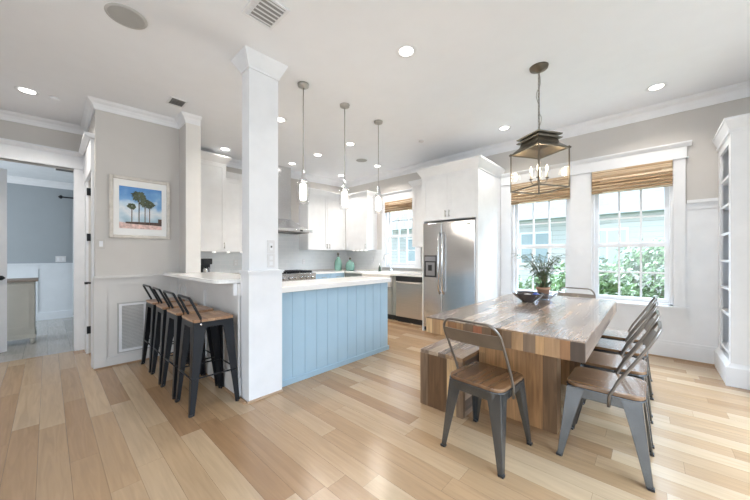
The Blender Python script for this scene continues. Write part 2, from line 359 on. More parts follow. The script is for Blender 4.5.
# windows
def window(n, W, y=WY, cas=.1, head=True, glasszs=None, top=2.1, mid=1.34, rows=2, cols=3):
    xa, xb, za, zb = W
    r = bpy.data.objects.new('window_%d' % n, None); C.objects.link(r); st(r); r.location = ((xa+xb)/2, y, za)
    cx = (xa+xb)/2; hw = (xb-xa)/2; T = Matrix.Translation((0, 0, -za))
    def mb(): q = MB(); q.T = T; return q
    f = mb()   # jamb box
    f.box(-hw, -hw+.03, .0, .13, za, zb); f.box(hw-.03, hw, .0, .13, za, zb); f.box(-hw, hw, .0, .13, zb-.03, zb); f.box(-hw, hw, .0, .13, za, za+.02)
    if zb-top > .04: f.box(-hw, hw, .05, .12, top, zb)
    f.build('window_frame', WHITE, r)
    for (z0, z1, yy) in ((za+.02, mid+.015, .045), (mid-.015, top, .08)):
        s_ = mb(); a, b = -hw+.03, hw-.03; fw = .042
        s_.box(a, a+fw, yy, yy+.03, z0, z1); s_.box(b-fw, b, yy, yy+.03, z0, z1)
        s_.box(a+fw, b-fw, yy, yy+.03, z0, z0+fw+.01); s_.box(a+fw, b-fw, yy, yy+.03, z1-fw, z1)
        o = s_.build('sash', WHITE, r)
        g = mb()
        for k in range(1, cols):
            x = a+fw+(b-a-2*fw)*k/cols; g.box(x-.011, x+.011, yy+.004, yy+.026, z0+fw, z1-fw)
        for k in range(1, rows):
            z = (z0+z1)/2-.02 if z0 > mid-.05 and W[2] < .9 else (z0+z1)/2; g.box(a+fw, b-fw, yy+.006, yy+.024, z-.011, z+.011)
        g.build('muntins', WHITE, o)
        g = mb(); g.box(a+fw, b-fw, yy+.013, yy+.017, z0+fw, z1-fw); g.build('pane', WINDOWG, o)
    return r
window(1, W1); window(2, W2); window(3, W3, mid=1.62, top=2.3)
m = MB(); y0, y1 = WY-.03, WY+.005
m.box(-1.77, -1.61, y0, y1, .61, 2.32); m.box(-.82, -.58, y0, y1, .61, 2.32); m.box(.20, .30, y0, y1, .61, 2.32)
m.box(-1.77, .31, y0-.005, y1, 2.32, 2.455); m.box(-1.77, .325, y0-.02, y1, 2.32, 2.335)
m.prism([(WY, 2.455), (WY-.04, 2.455), (WY-.075, 2.49), (WY-.075, 2.505), (WY, 2.505)], 0, -1.77, .35)
m.box(-1.77, .33, WY-.06, WY+.04, .585, .612); m.box(-1.77, .30, y0, y1, .49, .585)
st(m.build('trim_14', WHITE))
m = MB(); m.box(-4.32, -4.22, y0, y1, .98, 2.36); m.box(-3.42, -3.31, y0, y1, .98, 2.36); m.box(-4.32, -3.31, y0, y1, 2.36, 2.5)
m.prism([(WY, 2.5), (WY-.04, 2.5), (WY-.07, 2.53), (WY-.07, 2.545), (WY, 2.545)], 0, -4.35, -3.31); m.box(-4.32, -3.31, WY-.05, WY+.03, .955, .98)
st(m.build('trim_15', WHITE))
# woven shades
def shade(x0, x1, z0, z1, label):
    t = thing('woven_shade', label, 'blind', ((x0+x1)/2, WY-.035, z0), 0, 'woven roman shades in the windows')
    h = z1-z0; w2 = (x1-x0)/2-.006
    m = MB(); n = 5
    for i in range(n):     # stacked soft folds
        za = h*(i*.62/n); zb = za+h*.62/n*1.05
        m.prism([(.02, za), (-.012-.006*(n-i)/n, za+.008), (-.02-.006*(n-i)/n, za+.02), (-.008, zb), (.02, zb)], 0, -w2, w2)
    m.box(-w2, w2, -.008, .02, h*.6, h)
    m.build('folds', SHADEM, t)
    MB().box(-w2, w2, -.018, .022, h-.07, h+.0).build('valance', SHADEM, t)
    return t
shade(-1.61, -.82, 2.00, 2.318, 'woven bamboo shade in the dining window nearer the fridge')
shade(-.58, .20, 2.02, 2.318, 'woven bamboo shade in the rightmost dining window')
shade(-4.22, -3.42, 2.13, 2.355, 'small woven shade above the kitchen sink')
# ---- doorway in the left wall: casing, header ledge
m = MB()
m.box(LX, LX+.025, .225, .335, 0, 2.30)
m.box(LX, LX+.03, -1.1, .335, 2.30, 2.46); m.box(LX, LX+.045, -1.1, .34, 2.30, 2.315)
m.prism([(LX, 2.46), (LX+.04, 2.46), (LX+.08, 2.49), (LX+.08, 2.51), (LX, 2.51)], 1, -1.1, .34)
m.box(LX, LX+.025, -1.1, -.97, 0, 2.3); m.box(LX-.12, LX, .225, .24, 0, 2.30)
st(m.build('trim_16', WHITE))
m = MB()
m.box(LX+.02, -5.1, .32, .34, 0, 2.12); m.box(-4.52, -4.42, .32, .34, 0, 2.12); m.box(LX+.02, -4.42, .31, .34, 2.12, 2.46)
m.prism([(.34, 2.46), (.30, 2.46), (.26, 2.49), (.26, 2.51), (.34, 2.51)], 0, -5.24, -4.38)
st(m.build('trim_17', WHITE))
def panel_door(name, w, h, parent=None, panels=((.12, .62), (.70, 1.0)), th=.04, m_=WHITE):
    m = MB(); s = .11
    m.box(0, s, 0, th, 0, h); m.box(w-s, w, 0, th, 0, h); m.box(s, w-s, 0, th, 0, .2); m.box(s, w-s, 0, th, h-.12, h); m.box(s, w-s, 0, th, .95, 1.08)
    m.box(s, w-s, .012, th-.012, .2, .95); m.box(s, w-s, .012, th-.012, 1.08, h-.12)
    return m.build(name, m_, parent)
def lever(parent, x, z, y, sgn=1, side=-1):
    m = MB(); m.T = Matrix.Translation((x, y, z)) @ Matrix.Rotation(PI/2, 4, 'X')
    m.lathe([(.028, 0), (.028, .01), (.012, .014), (.01, .05)], n=16); m.T = Matrix()
    m.box(min(x, x+sgn*.11), max(x, x+sgn*.11), y-.06, y-.045, z-.009, z+.009)
    return m.build('door_handle', BLACK, parent)
d = panel_door('door_1', .575, 2.10); at(d, (-5.0975, .36, .01)); st(d)
lever(d, .51, .89, 0, -1); m = MB(); m.box(.488, .532, -.008, .0, .83, .95); m.box(.44, .53, -.085, -.062, .878, .902); m.build('handle_plate', BLACK, d)
for z in (.28, 1.42, 1.98): MB().box(-.012, .012, -.036, .0, z-.045, z+.045).build('hinge', BLACK, d)
a = math.atan2(-.34+.97, -5.92+5.42)
d = panel_door('door_2', .80, 2.27); at(d, (-5.42, -.97, .01), a); st(d)
lever(d, .74, .92, .0, -1); m = MB(); m.T = Matrix.Translation((.74, .04, .92)) @ Matrix.Rotation(-PI/2, 4, 'X'); m.lathe([(.028, 0), (.028, .01), (.012, .014), (.01, .05)], n=16); m.T = Matrix(); m.box(.63, .75, .085, .1, .911, .929); m.build('door_handle', BLACK, d)
# far room wainscot
m = MB(); x = -8.4
m.box(x, x+.03, -2.3, .95, 0.0, .14); m.box(x, x+.02, -2.3, .95, .96, 1.04); m.box(x, x+.05, -2.3, .95, 1.04, 1.065)
m.box(x, x+.008, -2.3, .95, .14, .96)
for y in (-1.5, -.87, -.2, .38): m.box(x, x+.02, y, y+.08, .14, .96)
st(m.build('trim_18', mat('far_wainscot', (.72, .76, .80), .5)))
# column
m = MB()
m.box(-2.57, -2.415, 1.11, 1.41, 0, 1.05)
m.box(-2.578, -2.407, 1.102, 1.418, 1.05, 1.064); m.box(-2.585, -2.40, 1.095, 1.425, 1.064, 1.08)
xa, xb, ya, yb = -2.565, -2.43, 1.12, 1.38
m.box(xa, xb, ya, yb, 1.08, 2.9)
zt_ = 2.872
m.box(xa-.01, xb+.01, ya-.01, yb+.01, 2.75, 2.765)
m.hexa([(xa-.01, ya-.01, 2.765), (xb+.01, ya-.01, 2.765), (xb+.01, yb+.01, 2.765), (xa-.01, yb+.01, 2.765)], [(xa-.085, ya-.06, zt_), (xb+.06, ya-.06, zt_), (xb+.06, yb+.06, zt_), (xa-.085, yb+.06, zt_)])
m.box(xa-.085, xb+.06, ya-.06, yb+.06, zt_, 2.90)
st(m.build('trim_19', WHITE))
m = MB(); m.box(-2.415, -2.40, 1.095, 1.41, 0, .014); st(m.build('trim_20', mat('oak_shoe_column', (.45, .32, .22), .5)))
# ================================================================ BAR AND ISLAND
pts = [(-4.30, .93)]+[(-2.9, .93)]+arc(-2.71, 1.03, .10, -PI/2, 0, 6)+[(-2.59, 1.08), (-2.59, 1.42), (-4.05, 1.42), (-4.05, 1.09), (-4.30, 1.09)]
t = thing('bar_counter', 'white quartz bar top on the half wall behind the stools', 'counter', (-3.4, 1.1, .965))
m = MB(); m.T = Matrix.Translation((3.4, -1.1, -.965)); m.prism(pts, 2, .968, 1.0); m.build('slab', QUARTZ, t, .003)
m = MB(); m.box(.79, .81, -.04, .008, -.10, 0); m.build('bracket', WHITE, t)
t = thing('kitchen_island', 'blue vertical board island with white quartz top', 'island', (-2.49, 1.42, 0))
m = MB(); m.box(-.48, -.012, 0.0, 1.52, .0, .862); m.build('body', BLUE, t)
m = MB(); n = 11; w_ = 1.54/n
for i in range(n): m.box(-.012, 0, i*w_+.004, (i+1)*w_-.004, .05, .862)
m.box(-.012, -.004, 0, 1.54, .05, .862)
m.build('board_panel', BLUE, t)
MB().box(-.012, .012, 0, 1.55, 0, .05).build('baseboard', BLUE, t)
MB().box(-.50, .04, 0, 1.56, .865, .918).build('countertop', QUARTZ, t, .004)
# ================================================================ KITCHEN
def shaker(name, x0, x1, z0, z1, y, m_, parent, fr=.06, handle=None, hm=NICKEL):
    m = MB(); th = .02
    m.box(x0, x0+fr, y, y+th, z0, z1); m.box(x1-fr, x1, y, y+th, z0, z1); m.box(x0+fr, x1-fr, y, y+th, z0, z0+fr); m.box(x0+fr, x1-fr, y, y+th, z1-fr, z1)
    m.box(x0+fr, x1-fr, y+.008, y+th, z0+fr, z1-fr)
    o = m.build(name, m_, parent)
    if handle:
        hx, hz0, hz1 = handle; h = MB()
        if hz0 != hz1: h.tube([(hx, y-.03, hz0), (hx, y-.03, hz1)], .006); [h.tube([(hx, y, z), (hx, y-.03, z)], .005) for z in (hz0+.015, hz1-.015)]
        else: h.tube([(hx-.06, y-.03, hz0), (hx+.06, y-.03, hz0)], .006); [h.tube([(x, y, hz0), (x, y-.03, hz0)], .005) for x in (hx-.045, hx+.045)]
        h.build('handle', hm, o)
    return o
def cab_crown(w, d, z, s, parent, left=True, right=True, m_=CABW):
    m = MB(); p = s*.6
    xl = -p if left else 0; xr = w+p if right else w
    m.hexa([(0, 0, z), (w, 0, z), (w, d, z), (0, d, z)], [(xl, -p, z+s), (xr, -p, z+s), (xr, d, z+s), (xl, d, z+s)])
    m.box(xl, xr, -p, d, z+s, z+s+.02); m.box(0-.008*left, w+.008*right, -.008, d, z-.015, z)
    return m.build('crown', m_, parent)
def upper(name, label, loc, rz, w, d, h, doors, crown=.08, hz=.05, left=True, right=True, group=None):
    t = thing(name, label, 'cabinet', loc, rz, group)
    MB().box(0, w, .02, d, 0, h).build('body', CABW, t)
    dw = w/doors
    for i in range(doors):
        hx = (i+1)*dw-.035 if i % 2 == 0 and doors > 1 or doors == 1 else i*dw+.035
        shaker('door', i*dw+.003, (i+1)*dw-.003, .003, h-.003, 0, CABW, t, handle=(hx, hz, hz+.1))
    cab_crown(w, d, h, crown, t, left, right)
    return t
def pucks(loc, rz, n, w, lab):
    for i in range(n):
        o = MB().lathe([(.018, 0), (.02, .012)], n=12).build('puck_light', PUCK)
        tag(o, lab, 'light', 'puck lights under the wall cabinets')
        c, s = math.cos(rz), math.sin(rz); x = w*(i+.5)/n
        o.location = (loc[0]+c*x, loc[1]+s*x, loc[2])
UZ = 1.33
upper('wall_cabinet', 'white wall cabinet between the range hood and corner', (-5.17, 3.61, UZ), PI/2, 1.02, .33, 1.17, 2, right=False, hz=.03)
upper('wall_cabinet', 'white corner wall cabinet above the green bottles, left of the sink window', (-5.168, 4.635, UZ), 0, .69, .32, 1.17, 1, left=False, hz=.03)
upper('wall_cabinet', 'tall white wall cabinet above the coffee maker', (-5.10, 1.42, 1.27), PI/2, .55, .39, 1.42, 1, .1)
upper('wall_cabinet', 'white double door wall cabinet seen between coffee maker and column', (-5.17, 1.98, 1.27), PI/2, .62, .33, 1.22, 2, left=False)
upper('wall_cabinet', 'narrow white wall cabinet squeezed between sink window and fridge', (-3.30, 4.63, 1.37), 0, .585, .325, 1.13, 1, right=False)
pucks((-5.25, 1.5, 1.257), PI/2, 4, .9, 'tiny lit puck light under the cabinets over the coffee maker')
pucks((-5.05, 4.72, 1.317), 0, 4, .52, 'tiny lit puck light under the corner cabinet above the bottles')
# fridge surround
t = thing('fridge_cabinet', 'tall white cabinet surround enclosing the steel fridge', 'cabinet', (-2.71, 4.07, 0))
MB().box(0, .03, .02, .88, 0, 2.45).build('side_panel', CABW, t); 
MB().box(.904, .935, .0, .88, 0, 2.45).build('side_panel', CABW, t)
MB().box(.03, .905, .02, .88, 1.75, 2.45).build('body', CABW, t)
shaker('door', .01, .465, 1.76, 2.44, 0, CABW, t, handle=(.435, 1.79, 1.89)); shaker('door', .47, .902, 1.76, 2.44, 0, CABW, t, handle=(.50, 1.79, 1.89))
cab_crown(.935, .88, 2.45, .115, t)
# fridge
t = thing('refrigerator', 'stainless steel side by side refrigerator with dispenser', 'refrigerator', (-2.675, 4.08, 0))
MB().box(.0, .866, .03, .8, .03, 1.725).build('body', GREYG, t)
d = MB().box(.004, .335, -.03, .025, .08, 1.715).build('door', STEEL, t, .006)
MB().box(.03, .25, -.034, -.028, .87, 1.21).build('dispenser', BLACKP, d)
MB().box(.045, .235, -.037, -.033, 1.12, 1.19).build('display', mat('display_grey', (.25, .25, .27), .2), d)
MB().box(.06, .22, -.038, -.033, .895, 1.10).build('recess', mat('dispenser_inner', (.32, .32, .33), .35, .5), d)
MB().box(.11, .17, -.05, -.038, .97, 1.06).build('paddle', BLACKP, d)
m = MB(); m.tube([(.308, -.03, .62), (.308, -.075, .68), (.308, -.085, 1.1), (.308, -.075, 1.5), (.308, -.03, 1.56)], .013); m.build('handle', CHROME, d)
d = MB().box(.342, .866, -.03, .025, .08, 1.715).build('door', STEEL, t, .006)
m = MB(); m.tube([(.372, -.03, .62), (.372, -.075, .68), (.372, -.085, 1.1), (.372, -.075, 1.5), (.372, -.03, 1.56)], .013); m.build('handle', CHROME, d)
MB().box(.74, .80, -.033, -.029, 1.655, 1.675).build('badge', GREYG, d)
MB().box(.01, .855, 0, .03, .02, .075).build('kick_grille', BLACKP, t)
# base run on the sink wall; counter z
BZ = .87
def base(name, label, loc, rz, w, d, m_, drawers=None, doors=0, group=None, topz=BZ-.03):
    t = thing(name, label, 'cabinet', loc, rz, group)
    MB().box(0, w, .02, d, .1, topz).build('body', m_, t); MB().box(.01, w-.01, .07, .1, 0, .1).build('toe_kick', SHADOWGAP, t)
    z = BZ-.035; n = drawers or 0
    if doors:
        dw = w/doors; zt = BZ-.035-(.16*bool(n))
        for i in range(doors): shaker('door', i*dw+.004, (i+1)*dw-.004, .11, zt-.004, 0, m_, t, handle=((i+1)*dw-.04 if i % 2 == 0 else i*dw+.04, zt-.16, zt-.06))
    if n:
        dw = w/n
        for i in range(n): shaker('drawer', i*dw+.004, (i+1)*dw-.004, z-.155, z, 0, m_, t, fr=.03, handle=((i+.5)*dw, z-.07, z-.07))
    return t
base('base_cabinet', 'blue base cabinet with drawers right of the range', (-4.86, 3.57, 0), PI/2, .76, .63, BLUE, 2, 2)
base('base_cabinet', 'grey green base cabinet between the corner and the farmhouse sink', (-4.855, 4.34, 0), 0, .53, .61, GREYCAB, 1, 1)
t = base('base_cabinet', 'grey green cabinet under the farmhouse sink', (-4.32, 4.34, 0), 0, .77, .61, GREYCAB, topz=.615)
shaker('door', .004, .381, .11, .59, 0, GREYCAB, t, handle=(.34, .44, .54)); shaker('door', .389, .766, .11, .59, 0, GREYCAB, t, handle=(.43, .44, .54))
base('base_cabinet', 'narrow grey panel between sink and dishwasher', (-3.548, 4.34, 0), 0, .09, .61, GREYCAB)
base('base_cabinet', 'blue base cabinet left of the range', (-4.86, 1.27, 0), PI/2, 1.38, .63, BLUE, 3, 3)
t = thing('farmhouse_sink', 'white fireclay farmhouse sink under the kitchen window', 'sink', (-4.31, 4.30, .62))
m = MB(); m.box(0, .74, 0, .03, 0, .235); m.box(0, .74, .43, .46, 0, .235); m.box(0, .03, .03, .43, 0, .235); m.box(.71, .74, .03, .43, 0, .235); m.box(.03, .71, .03, .43, 0, .03); m.build('basin', PORC, t, .006)
MB().lathe([(.04, .031), (.04, .034)], (.37, .23, 0)).build('drain', CHROME, t)
t = thing('dishwasher', 'stainless steel dishwasher left of the fridge', 'dishwasher', (-3.452, 4.33, 0))
MB().box(0, .60, .03, .6, .03, BZ-.035).build('body', BLACKP, t)
d = MB().box(.004, .596, 0, .03, .10, .74).build('door', STEELD, t, .004)
MB().box(.004, .596, .0, .03, .745, BZ-.036).build('control_panel', BLACKP, t)
m = MB(); m.tube([(.03, 0, .73), (.05, -.035, .725), (.3, -.045, .715), (.55, -.035, .725), (.57, 0, .73)], .013); m.build('handle', STEELD, d)
MB().box(.02, .58, .04, .06, 0, .09).build('toe_kick', BLACKP, t)
t = thing('kitchen_countertop', 'white quartz counter along sink wall and range corner', 'counter', (-5.49, 4.3, BZ-.03))
m = MB(); m.T = Matrix.Translation((5.49, -4.3, -BZ+.03)); z0, z1 = BZ-.03, BZ
m.box(KX+.012, -4.85, 3.565, 4.31, z0, z1); m.box(KX+.012, -4.312, 4.31, 4.945, z0, z1); m.box(-4.312, -3.568, 4.765, 4.945, z0, z1); m.box(-3.568, -2.72, 4.31, 4.945, z0, z1)
m.build('slab', QUARTZ, t)
MB().box(.03, 2.75, .63, .645, .031, .06).build('backsplash_lip', QUARTZ, t)
o = box('kitchen_countertop', QUARTZ, (KX+.012, 1.265, BZ-.03), (-4.83, 2.645, BZ)); tag(o, 'white quartz counter under the coffee maker', 'counter')
# range
t = thing('gas_range', 'stainless gas range with black grates and knobs', 'stove', (-4.84, 2.66, 0), PI/2)
MB().box(0, .90, .03, .64, .08, BZ).build('body', STEEL, t)
MB().box(0.0, .90, -.005, .06, BZ-.14, BZ+.005).build('control_panel', STEEL, t, .008)
d = MB().box(.01, .89, 0, .03, .2, BZ-.15).build('oven_door', STEEL, t)
m = MB(); m.tube([(.05, -.05, .66), (.85, -.05, .66)], .012); m.build('handle', CHROME, d)
MB().box(.2, .7, -.004, 0, .32, .56).build('oven_window', BLACKP, d)
MB().box(.01, .89, .03, .6, .02, .08).build('kick_plate', BLACKP, t)
MB().box(.02, .88, .07, .62, BZ, BZ+.012).build('cooktop', BLACKP, t)
for i in range(3):
    m = MB(); x0 = .03+i*.285
    for k in range(5): m.box(x0+k*.063, x0+k*.063+.012, .08, .6, BZ+.03, BZ+.045)
    for y in (.08, .33, .588): m.box(x0, x0+.264, y, y+.012, BZ+.012, BZ+.045)
    m.build('grate', BLACK, t)
for i in range(7):
    m = MB(); m.T = Matrix.Translation((.08+i*.123, -.005, BZ-.075)) @ Matrix.Rotation(PI/2, 4, 'X'); m.lathe([(.03, 0), (.027, .03), (.02, .036)], n=16)
    k = m.build('knob', CHROME, t)
# hood
t = thing('range_hood', 'stainless chimney range hood over the gas range', 'range hood', (-4.93, 2.66, 1.66), PI/2)
MB().box(0, .89, 0, .56, 0, .055).build('canopy_rim', STEEL, t, .004)
m = MB(); m.hexa([(.08, .08, .055), (.81, .08, .055), (.81, .56, .055), (.08, .56, .055)], [(.29, .32, .26), (.60, .32, .26), (.60, .56, .26), (.29, .56, .26)]); m.build('canopy', STEEL, t)
MB().box(.29, .60, .32, .56, .26, 1.33).build('chimney', STEEL, t)
MB().box(.05, .84, .05, .5, -.01, 0).build('filter', GREYG, t)
MB().box(.60, .66, -.004, 0, .012, .04).build('control_panel', BLACKP, t)
# faucet and small counter things
t = thing('kitchen_faucet', 'tall chrome gooseneck faucet behind the sink', 'faucet', (-3.95, 4.80, BZ+.002))
m = MB(); m.lathe([(.028, 0), (.028, .012), (.018, .02), (.016, .05)]); m.build('base', CHROME, t)
m = MB(); m.tube([(0, 0, .04), (0, 0, .28)]+[(0-.0-.10+.10*math.cos(q), -.0, .28+.10*math.sin(q)) for q in [PI*i/10 for i in range(1, 11)]]+[(-.20, 0, .22)], .011); m.build('spout', CHROME, t)
m = MB(); m.tube([(.0, 0, .09), (.05, 0, .10), (.075, 0, .13)], .007); m.build('handle', CHROME, t)
t = thing('soap_dispenser', 'dark small soap bottle left of the faucet', 'bottle', (-4.28, 4.82, BZ+.001))
m = MB(); m.lathe([(.026, 0), (.028, .01), (.026, .09), (.012, .105), (.01, .12)]); m.build('bottle', mat('dark_soap', (.07, .09, .07), .2), t)
m = MB(); m.tube([(0, 0, .12), (0, 0, .15), (0, -.04, .15)], .005); m.build('pump', CHROME, t)
def gbottle(name, label, x, y, prof, stop):
    t = thing(name, label, 'bottle', (x, y, BZ+.001))
    m = MB(); m.lathe(prof, n=24); m.build('body', GREENG, t)
    m = MB(); m.lathe(stop, n=16); m.build('stopper', mat('dark_cork', (.09, .08, .06), .6), t)
gbottle('glass_bottle', 'tall sea green glass bottle with slim stopper on corner counter', -5.2, 4.44, [(.07, 0), (.082, .02), (.085, .16), (.07, .23), (.035, .28), (.025, .31)], [(.018, .31), (.018, .35), (.025, .36), (.022, .40)])
gbottle('glass_bottle', 'short round green glass bottle on the counter nearer the sink', -4.98, 4.60, [(.08, 0), (.1, .03), (.105, .12), (.08, .19), (.03, .22), (.025, .24)], [(.018, .24), (.018, .26), (.028, .27), (.025, .30)])
t = thing('coffee_maker', 'small black and silver coffee maker on the far counter', 'coffee maker', (-5.20, 1.72, BZ+.001), PI/2); t.scale = (.8, .8, .85)
MB().box(-.09, .09, .0, .2, 0, .03).build('base', BLACKP, t); MB().box(-.09, .09, .12, .2, .03, .32).build('tank', BLACKP, t); MB().box(-.09, .09, -.01, .2, .23, .34).build('brew_head', BLACKP, t, .01)
m = MB(); m.lathe([(.05, .032), (.068, .06), (.065, .13), (.045, .18)], (0, .05, 0)); c_ = m.build('carafe', CHROME, t)
m = MB(); m.tube([(0, -.01, .06), (0, -.07, .07), (0, -.07, .15), (0, -.0, .165)], .008); m.build('handle', BLACKP, c_)
# outlets
def plate(loc, rz, label, gang=1, h=.115, kind='outlet', cm=None):
    t = thing('wall_switch' if kind == 'switch' else 'wall_outlet', label, kind, loc, rz)
    w_ = .07*gang
    MB().box(-w_/2, w_/2, -.006, 0, -h/2, h/2).build('cover_plate', cm or PLATE, t, .002)
    if kind == 'outlet': m = MB(); m.box(-.016, .016, -.009, -.006, .008, .04); m.box(-.016, .016, -.009, -.006, -.04, -.008); m.build('sockets', WHITE, t)
    else: m = MB(); [m.box(-w_/2+.02+g*.07, -w_/2+.05+g*.07, -.01, -.006, -.03, .03) for g in range(gang)]; m.build('rocker', WHITE, t)
PLATE = mat('plate_white', (.72, .72, .73), .4)
plate((-2.43, 1.31, 1.28), PI/2, 'white light switch on the column, upper of two plates', kind='switch')
MB().box(-.006, .006, -.014, -.01, -.008, .008).build('indicator', BLACKP, bpy.data.objects['wall_switch'])
plate((-2.43, 1.31, 1.16), PI/2, 'white outlet on the column under the switch')
plate((KX+.01, 2.28, 1.08), PI/2, 'white outlet on the backsplash near the coffee maker')
plate((KX+.01, 3.72, 1.08), PI/2, 'white outlet on the backsplash right of the range')
plate((-4.62, WY-.01, 1.10), 0, 'white outlet on the backsplash left of the sink window')
plate((PX, .385, 1.33), PI/2, 'white switch at the left edge of picture wall', kind='switch', h=.10, cm=mat('plate_greige', (.55, .53, .50), .5))
plate((-8.4, .17, 1.14), PI/2, 'white double switch above the wainscot in the far room', 2, kind='switch')
# ================================================================ PICTURE
t = thing('framed_painting', 'framed beach painting of four palm trees on greige wall', 'picture', (PX, .727, 1.745), PI/2)
W_, H_ = .28, .345
m = MB(); f = .035
for a_ in ((-W_, -W_+f, -H_, H_), (W_-f, W_, -H_, H_), (-W_+f, W_-f, -H_, -H_+f), (-W_+f, W_-f, H_-f, H_)): m.box(a_[0], a_[1], -.03, 0, a_[2], a_[3])
m.build('frame', FRAMEW, t, .006)
MB().box(-W_+f, W_-f, -.012, -.002, -H_+f, H_-f).build('mat_board', MATB, t)
def art_mat():
    m = bpy.data.materials.new('painted_sky'); m.use_nodes = True; nt = m.node_tree; b = nt.nodes['Principled BSDF']; L = nt.links
    tc = nt.nodes.new('ShaderNodeTexCoord'); sp = nt.nodes.new('ShaderNodeSeparateXYZ'); L.new(tc.outputs['Object'], sp.inputs[0])
    n = nt.nodes.new('ShaderNodeTexNoise'); n.inputs['Scale'].default_value = 9; L.new(tc.outputs['Object'], n.inputs['Vector'])
    k = M(nt, 'ADD', sp.outputs[2], M(nt, 'MULTIPLY', M(nt, 'SUBTRACT', n.outputs[0], .5), .38))
    k = M(nt, 'MULTIPLY', M(nt, 'ADD', k, .24), 2.1)
    r = nt.nodes.new('ShaderNodeValToRGB'); e = r.color_ramp.elements
    e[0].position = .1; e[0].color = (.36, .52, .62, 1); e[1].position = .95; e[1].color = (.10, .27, .58, 1)
    for p, c in ((.28, (.55, .66, .74)), (.42, (.74, .78, .82)), (.55, (.52, .66, .78)), (.7, (.20, .40, .68))): x = e.new(p); x.color = (*c, 1)
    L.new(k, r.inputs[0]); L.new(r.outputs[0], b.inputs['Base Color']); b.inputs['Roughness'].default_value = .6
    return m
AW, AH = .195, .235
art = MB().box(-AW, AW, -.015, -.012, -AH+.03, AH).build('canvas', art_mat(), t)
m = MB(); m.prism([(-AW, -.235), (AW, -.235), (AW, -.195), (.05, -.17), (-.05, -.18), (-AW, -.165)], 1, -.0165, -.0145); m.build('painted_sand', mat('paint_sand', (.72, .52, .48), .6, var=.3, vscale=40), art)
m = MB(); m.prism([(-.14, -.18), (AW, -.19), (AW, -.15), (-.14, -.16)], 1, -.017, -.0155); m.box(.16, AW, -.0175, -.0155, -.16, -.11); m.build('painted_scrub', mat('paint_scrub', (.08, .05, .04), .6, var=.3, vscale=40), art)
m = MB()
for x, zt in ((-.085, .015), (-.02, .14), (.035, .07), (.078, .05)):
    m.box(x-.004, x+.004, -.0185, -.0165, -.18, zt)
m.build('painted_trunks', mat('paint_trunk', (.12, .08, .06), .6), art)
m = MB()
for x, z, r in ((-.085, .02, .046), (-.02, .14, .08), (.035, .07, .062), (.078, .055, .056)):
    for k in range(16):
        a_ = 2*PI*k/16+random.uniform(-.15, .15); rr = r*random.uniform(.8, 1.1); dx, dz = math.cos(a_), math.sin(a_)*.85
        px, pz = -dz*.016, dx*.016
        m.prism([(x+px*.4, z+pz*.4), (x+dx*rr*.6+px, z+dz*rr*.6+pz), (x+dx*rr, z+dz*rr-.006), (x+dx*rr*.6-px, z+dz*rr*.6-pz)][::1], 1, -.0205-k*1e-5, -.0185)
m.build('painted_fronds', mat('paint_fronds', (.07, .09, .055), .6, var=.5, vscale=60), art)
# return air grille
t = thing('wall_grille', 'white return air grille low on picture wall behind stools', 'vent', (PX+.006, .53, .14), PI/2)
m = MB(); m.box(0, .46, -.016, 0, 0, .025); m.box(0, .46, -.016, 0, .505, .53); m.box(0, .025, -.016, 0, .025, .505); m.box(.435, .46, -.016, 0, .025, .505); m.box(.22, .24, -.014, 0, .025, .505); m.build('frame', WHITE, t)
m = MB()
for k in range(30): m.prism([(-.012, .03+k*.0158), (0, .038+k*.0158), (0, .042+k*.0158), (-.012, .034+k*.0158)], 0, .025, .435)
m.build('slats', mat('grille_slat', (.60, .60, .59), .6), t)
MB().box(.02, .44, -.003, .0, .02, .51).build('backing', mat('grille_back', (.3, .3, .3), .8), t)
m = MB(); m.box(-.012, 0, -.0165, .003, -.012, .542); m.box(0, .47, -.0165, .003, -.012, 0); m.box(0, .47, -.0165, .003, .53, .542); m.build('rim', mat('rim_grey', (.45, .45, .44), .6), t)
# ================================================================ CEILING FITTINGS
spots = [(-5.0, -.15, 'recessed ceiling light at far left above the doorway'), (-1.58, 2.13, 'large recessed ceiling light above and right of the column'), (.05, 4.38, 'recessed ceiling light above the rightmost dining window'),
 (-1.51, 4.34, 'recessed ceiling light beside the lantern by the window wall'), (-5.27, 2.02, 'recessed ceiling light above the tall cabinet left of the column'), (-3.6, 2.07, 'recessed ceiling light touching the column, left of the pendants'),
 (-3.55, 3.28, 'recessed kitchen ceiling light beside the middle pendant rod'), (-4.36, 3.25, 'recessed kitchen ceiling light between the first two pendant rods'), (-5.14, 3.22, 'recessed ceiling light right above the range hood'),
 (-5.1, 4.44, 'recessed ceiling light over the corner cabinets'), (-4.02, 4.46, 'recessed ceiling light in front of the sink window')]
for x, y, lab in spots:
    x, y, z_, k_ = cfit(x, y)
    t = thing('recessed_light', lab, 'light', (x, y, z_+.001), 0, 'recessed ceiling lights')
    m = MB(); n = 24
    m.lathe([(.055, -.001), (.062, -.006), (.085, -.006), (.09, 0)], cap=False); m.build('trim_ring', WHITE, t)
    MB().lathe([(.056, -.004), (.056, -.002)]).build('lens', DOWN, t)
    l = bpy.data.lights.new('downlight', 'AREA'); l.shape = 'DISK'; l.size = .11; l.energy = (.6 if y > 1 else 1.5) if x < -4.85 and y < 4.2 else (10 if x < -2 else 6); l.spread = 2.3; l.color = (1, .92, .84)
    lo = bpy.data.objects.new('downlight_lamp', l); C.objects.link(lo); lo.location = (0, 0, -.012); lo.parent = t
t = thing('ceiling_speaker', 'large round grey ceiling speaker at top left', 'speaker', cfit(-2.9, .40)[:3])
MB().lathe([(.10, -.007), (.10, 0)], n=32).build('grille', GRILLE, t); MB().lathe([(.10, -.008), (.115, -.005), (.118, 0)], n=32, cap=False).build('rim', mat('speaker_rim', (.5, .5, .49), .7), t)
